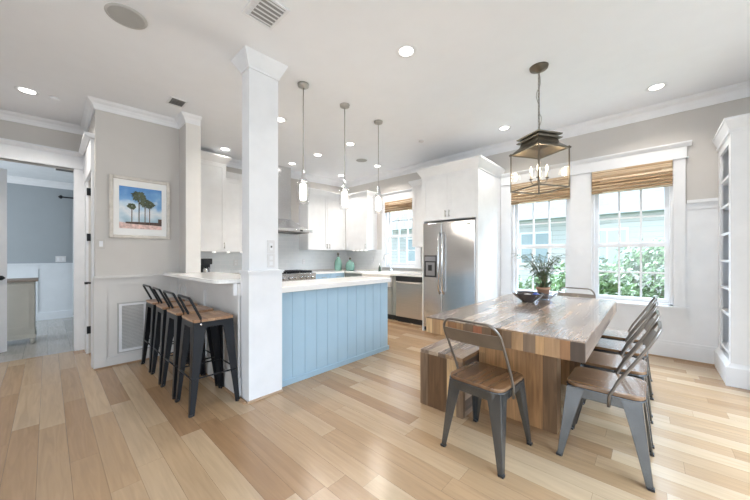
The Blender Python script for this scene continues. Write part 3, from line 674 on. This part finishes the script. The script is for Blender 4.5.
t = thing('ceiling_speaker', 'small round grey ceiling speaker over the kitchen', 'speaker', cfit(-3.99, 3.98)[:3])
MB().lathe([(.10, -.007), (.10, 0)], n=32).build('grille', GRILLE, t); MB().lathe([(.10, -.008), (.115, -.005), (.118, 0)], n=32, cap=False).build('rim', WHITE, t)
def cvent(loc, rz, lx, ly, n, lab, slat):
    t = thing('ceiling_vent', lab, 'vent', loc, rz)
    m = MB(); a, b = lx/2, ly/2; f = .018
    m.box(-a, a, -b, -b+f, -.01, 0); m.box(-a, a, b-f, b, -.01, 0); m.box(-a, -a+f, -b+f, b-f, -.01, 0); m.box(a-f, a, -b+f, b-f, -.01, 0); m.build('frame', WHITE, t)
    MB().box(-a+f, a-f, -b+f, b-f, -.002, 0).build('backing', mat('vent_shadow', (.34, .34, .34), .8), t)
    m = MB()
    for k in range(n):
        y = -b+f+(ly-2*f)*(k+.5)/n; h = (ly-2*f)/n*.32
        m.hexa([(-a+f, y-h, -.010), (a-f, y-h, -.010), (a-f, y, -.010), (-a+f, y, -.010)], [(-a+f, y, -.002), (a-f, y, -.002), (a-f, y+h, -.002), (-a+f, y+h, -.002)])
    m.build('slats', slat, t)
cvent(cfit(-2.08, 1.08)[:3], PI/2, .22, .26, 6, 'square louvred air vent at the top of the ceiling near column', WHITE)
cvent(cfit(-4.07, 1.02)[:3], PI/2, .16, .2, 5, 'small dark louvred vent in ceiling above picture wall', GREYG)
cvent((-7.0, .22, 2.62), PI/2, .30, .5, 6, 'dark air vent in the far room ceiling', GREYG)
def disc(name, lab, x, y, r, m_):
    o = MB().lathe([(r*.7, -.02), (r, -.008), (r, 0)], n=20).build(name, m_); o.location = cfit(x, y)[:3]; tag(o, lab, 'detector')
disc('smoke_detector', 'faint white smoke detector on ceiling near doorway corner', -5.0, .05, .04, CEIL)
disc('smoke_detector', 'small grey detector on ceiling above fridge cabinet', -2.64, 3.95, .045, PLATE)
# pendants
def pendant(y, label):
    x_, y_, z_, k_ = cfit(-2.68, y)
    t = thing('pendant_light', label, 'pendant light', (x_, y_, z_), 0, 'glass jar pendants over the island'); t.scale = (k_, k_, k_*1.055)
    MB().lathe([(.02, -.035), (.055, -.025), (.06, 0)]).build('canopy', NICKEL, t)
    m = MB(); m.tube([(0, 0, -.03), (0, 0, -.86)], .0045, 6); m.build('rod', NICKEL, t)
    m = MB(); m.lathe([(.008, -.84), (.018, -.87), (.022, -.93), (.042, -.945), (.045, -.97), (.03, -.975)]); m.build('socket', CHROME, t)
    m = MB(); m.lathe([(.045, -.955), (.066, -.965), (.073, -.985), (.072, -1.05), (.064, -1.16), (.058, -1.19), (.02, -1.195)], cap=False); m.build('glass_shade', JAR, t)
    m = MB(); m.lathe([(.02, -.985), (.036, -.995), (.038, -1.06), (.036, -1.14), (.02, -1.15)]); m.build('bulb', FROST, t)
    l = bpy.data.lights.new('pendant_lamp', 'POINT'); l.energy = 7; l.color = (1, .92, .8); l.shadow_soft_size = .04
    lo = bpy.data.objects.new('pendant_lamp', l); C.objects.link(lo); lo.location = (0, 0, -1.17); lo.parent = t
    return t
p = pendant(1.81, 'clear glass jar pendant nearest the column')
dup(p, cfit(-2.68, 2.39)[:3], 0, 'clear glass jar pendant in the middle of the three'); dup(p, cfit(-2.68, 2.99)[:3], 0, 'clear glass jar pendant farthest from the column, by the sink window')
# lantern
t = thing('lantern_chandelier', 'square bronze and glass lantern hanging over the dining table', 'chandelier', cfit(-.78, 3.16)[:3], math.radians(58.5)); t.scale = (cfit(-.78, 3.16)[3]*1.03,)*3; t.scale.z *= .985
MB().lathe([(.015, -.05), (.03, -.035), (.075, -.02), (.08, 0)]).build('canopy', BRONZE, t)
m = MB(); z = -.045; k = 0
while z > -.64:
    pts = [(.008*math.cos(q), 0, z-.018+.018*math.sin(q)) for q in [2*PI*i/8 for i in range(8)]]
    if k % 2: pts = [(0, p_[0], p_[2]) for p_ in pts]
    m.tube(pts, .003, 5, True); z -= .029; k += 1
m.build('chain', BRONZE, t)
m = MB(); m.tube([(0, 0, -.04)]+[(.035*math.sin(q*1.1)*(1 if 2 < q < 8 else .2), .02*math.cos(q*2), -.05-.06*q) for q in range(1, 10)]+[(0, 0, -.64)], .002, 5); m.build('wire', BRONZE, t)
s = .167; zb, zt = -1.155, -.79
m = MB()
for sx in (-1, 1):
    for sy in (-1, 1): m.box(sx*s-.004, sx*s+.004, sy*s-.004, sy*s+.004, zb, zt+.012)
for z in (zb, zt-.01):
    for sg in (-1, 1): m.box(-s-(.018 if z > zb else 0), s+(.018 if z > zb else 0), sg*s-.005, sg*s+.005, z, z+.01); m.box(sg*s-.005, sg*s+.005, -s-(.018 if z > zb else 0), s+(.018 if z > zb else 0), z, z+.01)
m.build('frame', BRONZE, t)
m = MB()
def fru(m, a, za, b, zb_): m.hexa([(-a, -a, za), (a, -a, za), (a, a, za), (-a, a, za)], [(-b, -b, zb_), (b, -b, zb_), (b, b, zb_), (-b, b, zb_)])
def ring_fru(m, a, za, b, zb_, th=.006):
    for k in range(4):
        m.T = Matrix.Rotation(k*PI/2, 4, 'Z'); m.hexa([(-a, -a, za), (a, -a, za), (a-th, -a+th, za), (-a+th, -a+th, za)], [(-b, -b, zb_), (b, -b, zb_), (b-th, -b+th, zb_), (-b+th, -b+th, zb_)])
    m.T = Matrix()
ring_fru(m, s, zt, .115, -.735); ring_fru(m, .115, -.735, .105, -.70)
fru(m, .13, -.70, .135, -.69); fru(m, .10, -.69, .10, -.665); fru(m, .13, -.665, .135, -.655); fru(m, .12, -.655, .02, -.635)
m.build('roof', BRONZE, t)
for k in range(4):
    m = MB(); m.T = Matrix.Rotation(k*PI/2, 4, 'Z'); m.box(-s+.006, s-.006, -s-.001, -s+.001, zb+.01, zt-.01); m.build('glass_panel', LANTG, t)
m = MB(); m.tube([(0, 0, -.70), (0, 0, -1.18)], .005); m.lathe([(.0, -1.20), (.012, -1.185), (.004, -1.17)], n=10)
for k in range(4):
    c, s_ = math.cos(k*PI/2+.7), math.sin(k*PI/2+.7)
    m.tube([(0, 0, -1.07), (.02*c, .02*s_, -1.09), (.045*c, .045*s_, -1.095), (.065*c, .065*s_, -1.075), (.065*c, .065*s_, -1.05)], .004); m.lathe([(.006, -1.055), (.018, -1.05), (.018, -1.046)], (.065*c, .065*s_, 0), 12)
m.build('candelabra', BRONZE, t)
for k in range(4):
    c, s_ = math.cos(k*PI/2+.7)*.065, math.sin(k*PI/2+.7)*.065
    cs = MB().lathe([(.009, -1.046), (.009, -.985)], (c, s_, 0), 12).build('candle_sleeve', BRASS, t)
    MB().lathe([(.005, -.985), (.011, -.968), (.009, -.95), (.002, -.925)], (c, s_, 0), 12).build('bulb', BULB, cs)
l = bpy.data.lights.new('lantern_lamp', 'POINT'); l.energy = 4; l.color = (1, .8, .55); l.shadow_soft_size = .05
lo = bpy.data.objects.new('lantern_lamp', l); C.objects.link(lo); lo.location = (0, 0, -.95); lo.parent = t
# ================================================================ BOOKCASE
t = thing('built_in_bookcase', 'white built-in bookcase with open shelves at the right edge', 'bookcase', (.55, 4.27, 0))
MB().box(.02, .41, 0, .03, .2, 2.36).build('side_panel', WHITE, t); MB().box(.02, .41, .645, .675, .2, 2.36).build('side_panel', WHITE, t)
MB().box(.28, .30, .03, .645, .2, 2.36).build('back_panel', mat('bookcase_back', (.84, .86, .88), .5), t)
m = MB(); m.box(0, .02, 0, .09, .2, 2.36); m.box(0, .02, .56, .675, .2, 2.36); m.box(0, .02, .09, .56, 2.26, 2.36); m.build('face_frame', WHITE, t)
for z in (.27, .63, .88, 1.15, 1.42, 1.70, 1.97): MB().box(.005, .28, .03, .645, z-.012, z+.012).build('shelf', WHITE, t)
m = MB(); m.box(-.03, .41, -.02, .675, 0, .17); m.hexa([(-.03, -.02, .17), (.41, -.02, .17), (.41, .675, .17), (-.03, .675, .17)], [(0, 0, .21), (.41, 0, .21), (.41, .675, .21), (0, .675, .21)]); m.build('plinth', WHITE, t)
m = MB(); m.box(-.015, .41, -.01, .675, 2.34, 2.37); m.hexa([(-.01, -.01, 2.37), (.41, -.01, 2.37), (.41, .675, 2.37), (-.01, .675, 2.37)], [(-.04, -.04, 2.45), (.41, -.04, 2.45), (.41, .675, 2.45), (-.04, .675, 2.45)]); m.box(-.045, .41, -.045, .675, 2.45, 2.475); m.build('crown', WHITE, t)
# ================================================================ TABLE, BENCH
t = thing('dining_table', 'chunky reclaimed wood dining table on panel base', 'table', (-.72, 2.84, 0))
TX, TY = .475, .985
top = MB().box(-TX, TX, -TY, TY, .752, .76).build('top_boards', RECLTOP, t)
for ya in (-TY, TY-.03): MB().box(-TX, TX, ya, ya+.03, .65, .752).build('end_blocks', RECLEND, t)
m = MB(); m.box(-TX, -TX+.03, -TY+.03, TY-.03, .65, .752); m.box(TX-.03, TX, -TY+.03, TY-.03, .65, .752); m.build('side_boards', RECLSIDE, t)
MB().box(-TX+.03, TX-.03, -TY+.03, TY-.03, .66, .752).build('underside', RECLSIDE, t)
for y in (-.53, .41): MB().box(-.28, .26, y, y+.12, 0, .66).build('leg', RECLPAN, t, .002)
MB().box(-.05, .03, -.41, .41, .12, .5).build('stretcher', RECLSIDE, t)
t = thing('wooden_bench', 'reclaimed wood block bench tucked along the table', 'bench', (-1.20, 2.85, 0))
m = MB(); m.box(-.185, .185, -.79, -.75, 0, .415); m.build('end_panel', BENCHP, t)
m = MB(); m.box(-.185, .185, .75, .79, 0, .415); m.build('end_panel', BENCHP, t)
MB().box(-.185, .185, -.79, .79, .415, .445).build('seat', RECLTOP, t, .002)
MB().box(-.185, -.155, -.75, .75, .0, .415).build('side_panel', RECLSIDE, t); MB().box(.155, .185, -.75, .75, .0, .415).build('side_panel', RECLSIDE, t)
# ================================================================ METAL CHAIRS
def channel_leg(m, top, foot, wt, wf, cx=1, cy=1, zt=.42):
    """pressed steel L-section leg tapering to the foot; (cx, cy) tells which corner"""
    tx, ty = top; fx, fy = foot; th = .006
    def L(x, y, w, z): # outer corner at (x,y), wings reach inward
        ix, iy = -cx, -cy
        return [(x, y, z), (x+ix*w, y, z), (x+ix*w, y+iy*th, z), (x+ix*th, y+iy*th, z), (x+ix*th, y+iy*w, z), (x, y+iy*w, z)]
    rings = []
    for k in range(7):
        f = k/6; x = tx+(fx-tx)*f; y = ty+(fy-ty)*f; w_ = wt+(wf-wt)*(f**.8)
        rings.append([m.b.verts.new(p) for p in L(x, y, w_, zt*(1-f))])
    for a_, b_ in zip(rings, rings[1:]):
        for i in range(6): m.b.faces.new((a_[i], a_[(i+1) % 6], b_[(i+1) % 6], b_[i]))
    m.b.faces.new(rings[0]); m.b.faces.new(rings[-1][::-1])
    return m
def make_chair(label):
    t = thing('metal_chair', label, 'chair', (0, 0, 0), 0, 'metal dining chairs with wood seats')
    m = MB(); m.prism(rrect(-.175, .175, -.185, .175, .06), 2, .432, .452); m.build('seat', SEATW, t, .004)
    m = MB(); m.prism(rrect(-.18, .18, -.19, .18, .063), 2, .424, .4325); m.prism(rrect(-.165, .165, -.175, .165, .05), 2, .37, .425); m.build('seat_frame', GUN, t, .003)
    for sx in (-1, 1):
        for sy in (-1, 1):
            m = MB(); channel_leg(m, (sx*.165, sy*.17), (sx*.195, sy*.215), .092, .028, sx, sy, .425); l = m.build('leg', GUN, t, .002)
            m = MB(); x_, y_ = sx*.185, sy*.205; m.box(x_-.014, x_+.014, y_-.014, y_+.014, 0, .012); m.build('rubber_foot', BLACKP, l)
    a = [(.178, -.03, .365), (.180, -.035, .43), (.181, -.075, .52), (.182, -.145, .64), (.182, -.195, .73)]
    top = []
    for i in range(1, 7):
        q = PI/2*i/6; top.append((.182-.075*(1-math.cos(q)), -.195-.045*math.sin(q), .73+.09*math.sin(q)))
    R_ = a+top; Lp = [(-x, y, z) for x, y, z in R_[::-1]]
    m = MB(); m.tube(R_+Lp, .0082, 8); m.build('back_hoop', HOOPM, t)
    m = MB(); N = 10; pr = []
    f_, b_ = [], []
    for i in range(N+1):
        x = -.178+.356*i/N; bul = -.02*(1-(x/.178)**2)
        f_.append((x, bul)); 
    vs = []
    for (x, bu) in f_:
        vs.append([m.b.verts.new((x, -.168+bu+.003, .675)), m.b.verts.new((x, -.212+bu+.003, .76)), m.b.verts.new((x, -.212+bu-.003, .76)), m.b.verts.new((x, -.168+bu-.003, .675))])
    for p_, q_ in zip(vs, vs[1:]):
        for i in range(4): m.b.faces.new((p_[i], p_[(i+1) % 4], q_[(i+1) % 4], q_[i]))
    m.b.faces.new(vs[0]); m.b.faces.new(vs[-1][::-1])
    m.build('back_slat', HOOPM, t)
    return t
c0 = make_chair('metal chair with wood seat at the near end of the table, back to camera')
at(c0, (-.765, 1.885, 0), -.07)
labs = ['nearest chair of the four along the right side of the table', 'second chair from the front in the row right of the table', 'third chair from the front in the row right of the table', 'farthest chair in the row right of the table, nearest the window']
for i, (y, lab) in enumerate(zip((2.275, 2.745, 3.235, 3.725), labs)): dup(c0, (-.2, y, 0), PI/2+(.0, .01, -.02, .01)[i], lab)
dup(c0, (-.64, 3.98, 0), PI, 'metal chair at the far end of the table in front of the windows')
# ================================================================ BAR STOOLS
def make_stool(label):
    t = thing('bar_stool', label, 'stool', (0, 0, 0), 0, 'black metal bar stools with wood seats')
    m = MB(); m.prism(rrect(-.16, .16, -.15, .15, .025), 2, .69, .712); m.build('seat', STOOLW, t, .003)
    m = MB(); m.prism(rrect(-.157, .157, -.147, .147, .022), 2, .645, .69); m.build('seat_frame', BLACK, t, .002)
    for sx in (-1, 1):
        for sy in (-1, 1):
            m = MB(); channel_leg(m, (sx*.155, sy*.145), (sx*.185, sy*.185), .092, .034, sx, sy, .685); l = m.build('leg', BLACK, t, .002)
            m = MB(); x_, y_ = sx*.175, sy*.175; m.box(x_-.013, x_+.013, y_-.013, y_+.013, 0, .015); m.build('rubber_foot', BLACKP, l)
    f = .6; x_, y_ = .172, .166
    for (a, b) in (((-x_, -y_, .27), (x_, -y_, .27)), ((-x_, y_, .27), (x_, y_, .27)), ((-x_, -y_, .27), (-x_, y_, .27)), ((x_, -y_, .27), (x_, y_, .27))):
        m = MB(); m.tube([a, b], .006, 8); m.build('rung', BLACK, t)
    m = MB(); q = .02
    P_ = [(-.152, -.10, .66), (-.152, -.10, .72), (-.15, -.165, .86)]+[(-.15+q*(1-math.cos(u)), -.165-.008*math.sin(u), .86+q*math.sin(u)) for u in (.5, 1, PI/2)]
    P2 = P_+[(-x, y, z) for x, y, z in P_[::-1]]
    m.tube(P2, .0095, 8); m.build('back_rail', HOOPM if False else BLACK, t)
    m = MB(); m.lathe([(.008, 0), (.006, .006)], n=10); 
    m2 = MB(); m2.T = Matrix.Translation((.158, -.10, .675)) @ Matrix.Rotation(PI/2, 4, 'Y'); m2.lathe([(.009, 0), (.006, .006)], n=10); m2.build('bolt', CHROME, t)
    m.b.free()
    return t
s0 = make_stool('nearest black bar stool, beside the column'); at(s0, (-2.70, .895, 0))
for x, r_, lab in ((-3.13, .02, 'second black bar stool from the column'), (-3.555, -.02, 'third black bar stool from the column'), (-3.99, .015, 'farthest black bar stool, in front of the wall grille')):
    dup(s0, (x, .89, 0), r_, lab)
# ================================================================ CENTREPIECE
BX, BY = -.86, 3.10
t = thing('decorative_bowl', 'dark glazed bowl on the dining table', 'bowl', (BX, BY, .761))
m = MB(); m.lathe([(.05, 0), (.055, .012), (.11, .05), (.14, .085), (.143, .088), (.137, .088), (.10, .055), (.05, .02), (.005, .018)], n=32); m.build('bowl_body', BOWLM, t)
o = MB().lathe([(.012, 0), (.05, .012), (.055, .03), (.03, .05), (.005, .055)], n=16).build('seashell', mat('shell_white', (.75, .68, .62), .5, var=.1)); at(o, (BX-.01, BY+.02, .783)); tag(o, 'pale seashell lying in the dark bowl', 'shell')
o = MB().lathe([(.01, 0), (.035, .012), (.038, .03), (.02, .05), (.004, .055)], n=16).build('glass_ball', mat('cobalt_glass', (.03, .06, .30), .08, coat=.5)); at(o, (BX+.075, BY-.02, .805)); tag(o, 'cobalt blue glass ball in the bowl', 'ornament')
PX_, PY_ = -.795, 3.38
t = thing('glass_dish', 'clear bluish glass dish under the plant pot', 'dish', (PX_+.01, PY_, .761))
m = MB(); m.lathe([(.05, 0), (.06, .008), (.115, .07), (.112, .07), (.058, .012), (.004, .01)], n=28); m.build('dish_body', DISHG, t)
t = thing('potted_plant', 'airy strappy green plant in a terracotta pot on table', 'plant', (PX_, PY_, .772))
m = MB(); m.lathe([(.040, 0), (.056, .09), (.063, .09), (.065, .115), (.056, .115), (.052, .095), (.004, .095)], n=24); m.build('pot', TERRA, t)
rs = random.Random(4); stems = MB(); leaves = MB()
def leaf(m, p, d, L_, w_):
    d = Vector(d).normalized(); side = d.cross(Vector((0, 0, 1)));
    if side.length < .1: side = Vector((1, 0, 0))
    side.normalize(); up = side.cross(d); p = Vector(p); ring = []
    for f, k in ((0, .15), (.3, .9), (.6, .8), (1, .02)):
        c = p+d*L_*f-Vector((0, 0, 1))*L_*.28*f*f
        ring.append((m.b.verts.new(c-side*w_*k), m.b.verts.new(c+up*w_*.25*k), m.b.verts.new(c+side*w_*k)))
    for a_, b_ in zip(ring, ring[1:]):
        for i in (0, 1): f_ = m.b.faces.new((a_[i], a_[i+1], b_[i+1], b_[i])); f_.smooth = True
for i in range(24):
    a_ = 2*PI*i/24*3.1+rs.uniform(-.3, .3); out = rs.uniform(.07, .22); h = rs.uniform(.22, .40); pts = []
    for k in range(8):
        f = k/7; pts.append((out*f**1.5*math.cos(a_)+.014*math.sin(5*f+i), out*f**1.5*math.sin(a_)+.014*math.cos(6*f+i), .1+h*(f-.12*f**5)))
    stems.tube(pts, [.0042-.0022*k/7 for k in range(8)], 5)
    for k in range(3, 8):
        for j in range(4 if k == 7 else 2):
            b = a_+rs.uniform(-1.7, 1.7); leaf(leaves, pts[k], (math.cos(b), math.sin(b), rs.uniform(-.3, .5)), rs.uniform(.06, .11), rs.uniform(.006, .010))
for i in range(30):
    a_ = rs.uniform(0, 2*PI); leaf(leaves, (.03*math.cos(a_), .03*math.sin(a_), .1), (math.cos(a_), math.sin(a_), rs.uniform(.5, 2)), rs.uniform(.10, .2), .008)
stems.build('stems', STEMM, t); leaves.build('foliage', LEAF, t)
# ================================================================ FAR ROOM
t = thing('dresser', 'beige dresser with dark top in the far blue grey room', 'dresser', (-6.24, -.12, 0), PI/2)
m = MB(); m.box(-.9, 0, 0, .44, .12, .85); m.build('body', BEIGE, t, .004)
MB().box(-.93, .03, -.03, .46, .85, .88).build('top', DRTOP, t, .003)
m = MB(); m.box(-.91, .01, -.01, .44, .08, .13); m.build('base_rail', BEIGE, t)
for x in (-.86, -.02):
    for y in (.02, .40): MB().lathe([(.018, 0), (.03, .05), (.022, .08)], (x, y, 0), 12).build('leg', BEIGE, t)
m = MB(); m.box(-.85, -.05, -.008, 0, .2, .24); m.box(-.85, -.05, -.008, 0, .78, .82); m.box(-.85, -.81, -.008, 0, .24, .78); m.box(-.09, -.05, -.008, 0, .24, .78); m.build('side_moulding', BEIGE, t)
t = thing('curtain_rod', 'black curtain rod high in the far room', 'curtain rod', (-8.30, .17, 2.33))
m = MB(); m.tube([(0, 0, 0), (0, .75, 0)], .014); m.build('rod', BLACK, t)
m = MB(); m.T = Matrix.Rotation(PI/2, 4, 'X'); m.lathe([(.0, -.035), (.034, -.01), (.034, .01), (.0, .04)], n=12); m.build('finial', BLACK, t)
m = MB(); m.tube([(0, .06, 0), (-.09, .06, 0)], .009); m.tube([(0, .7, 0), (-.09, .7, 0)], .009); m.build('bracket', BLACK, t)
m = MB(); N = 40; pf, pb = [], []
for i in range(N+1):
    x = .5*i/N; pf.append((.03+.022*math.sin(i*1.25), x)); pb.append((.036+.022*math.sin(i*1.25), x))
m.prism(pf+pb[::-1], 2, .05, 2.31); o = m.build('curtain', mat('grey_curtain', (.48, .50, .52), .9)); at(o, (-8.34, .33, 0)); tag(o, 'grey curtain at the right edge of the far doorway', 'curtain')
# ================================================================ OUTSIDE
st(box('ground', mat('lawn', (.30, .36, .20), .9, var=.2), (-26, WY+.2, -.4), (20, 45, -.3)))
st(box('ground', mat('rear_paving', (.55, .54, .52), .9, var=.1), (-26, -22, -.35), (20, -2.75, -.1)))
st(box('ground', mat('side_paving', (.58, .57, .55), .9, var=.1), (2.75, -2.75, -.35), (20, WY+.2, -.1)))
t = thing('neighbour_house', 'pale blue grey house with white windows beyond the hedge', 'house', (-3.5, 15, -.3))
SID = planks('pale_siding', 2, 0, .2, 50, [(.52, .54, .56), (.56, .58, .60)], .7, .04, .06)
MB().box(-9, 7, 0, 6, 0, 3.1).build('wall', SID, t)
m = MB(); m.prism([(-.7, 3.1), (3, 4.9), (6.7, 3.1)], 0, -9.5, 7.5); m.build('roof', mat('grey_shingles', (.40, .44, .47), .9, var=.1), t)
for x in (-7.5, -4.2, -1, 1.6, 4.6):
    f = MB().box(x, x+1.3, -.06, 0, 1.1, 2.6).build('window', WHITE, t)
    m = MB(); m.box(x+.08, x+.62, -.08, -.06, 1.2, 2.5); m.box(x+.68, x+1.22, -.08, -.06, 1.2, 2.5); m.build('pane', mat('dusk_pane', (.33, .41, .46), .1), f)
SHR = mat('shrub_leaf', (.10, .17, .065), .6, var=.45, vscale=3)
SHW = mat('blossom', (.55, .60, .55), .8)
def shrub(x, y, rx, rz_, n, lab, seed):
    rr = random.Random(seed); t = thing('shrub', lab, 'shrub', (x, y, -.3), 0, 'shrubs outside the windows')
    m = MB()
    for k in range(6):
        a = rr.uniform(0, 2*PI); m.tube([(0, 0, 0), (rx*.3*math.cos(a), rx*.3*math.sin(a), rz_*.9), (rx*.6*math.cos(a), rx*.6*math.sin(a), rz_*1.6)], [.025, .015, .006], 5)
    m.build('branches', STEMM, t)
    m = MB(); fl = MB()
    for k in range(n):
        u = rr.uniform(-1, 1); a = rr.uniform(0, 2*PI); r = rr.uniform(.55, 1)*(1+.15*math.sin(a*3+u*4)); q = math.sqrt(1-u*u)
        c = Vector((rx*r*q*math.cos(a), rx*r*q*math.sin(a)*.8, rz_+rz_*r*u))
        n_ = Vector((rr.gauss(0, 1), rr.gauss(0, 1), rr.gauss(0, 1))).normalized(); s1 = n_.orthogonal().normalized(); s2 = n_.cross(s1)
        L_ = rr.uniform(.045, .08); tgt = fl if (k % 9 == 0) else m
        vs = [tgt.b.verts.new(c+p_) for p_ in (s1*L_, s2*L_*.45+n_*.01, -s1*L_, -s2*L_*.45+n_*.01)]; tgt.b.faces.new(vs)
    m.build('foliage', SHR, t); fl.build('blossoms', SHW, t)
for i, (x, y, rx, rz_, lab) in enumerate([(-.95, 7.4, .72, .72, 'flowering green shrub outside the rightmost window, left part of the view'), (.05, 9.0, .9, .9, 'flowering green shrub filling the middle of the rightmost window'), (1.05, 7.4, .8, .78, 'flowering green shrub at the right of the rightmost window'),
    (-2.0, 8.9, .6, .5, 'low green shrub behind the potted plant outside'), (-2.9, 7.6, .6, .66, 'green shrub at the left side of the window nearer the fridge')]):
    shrub(x, y, rx, rz_, 3200, lab, i)
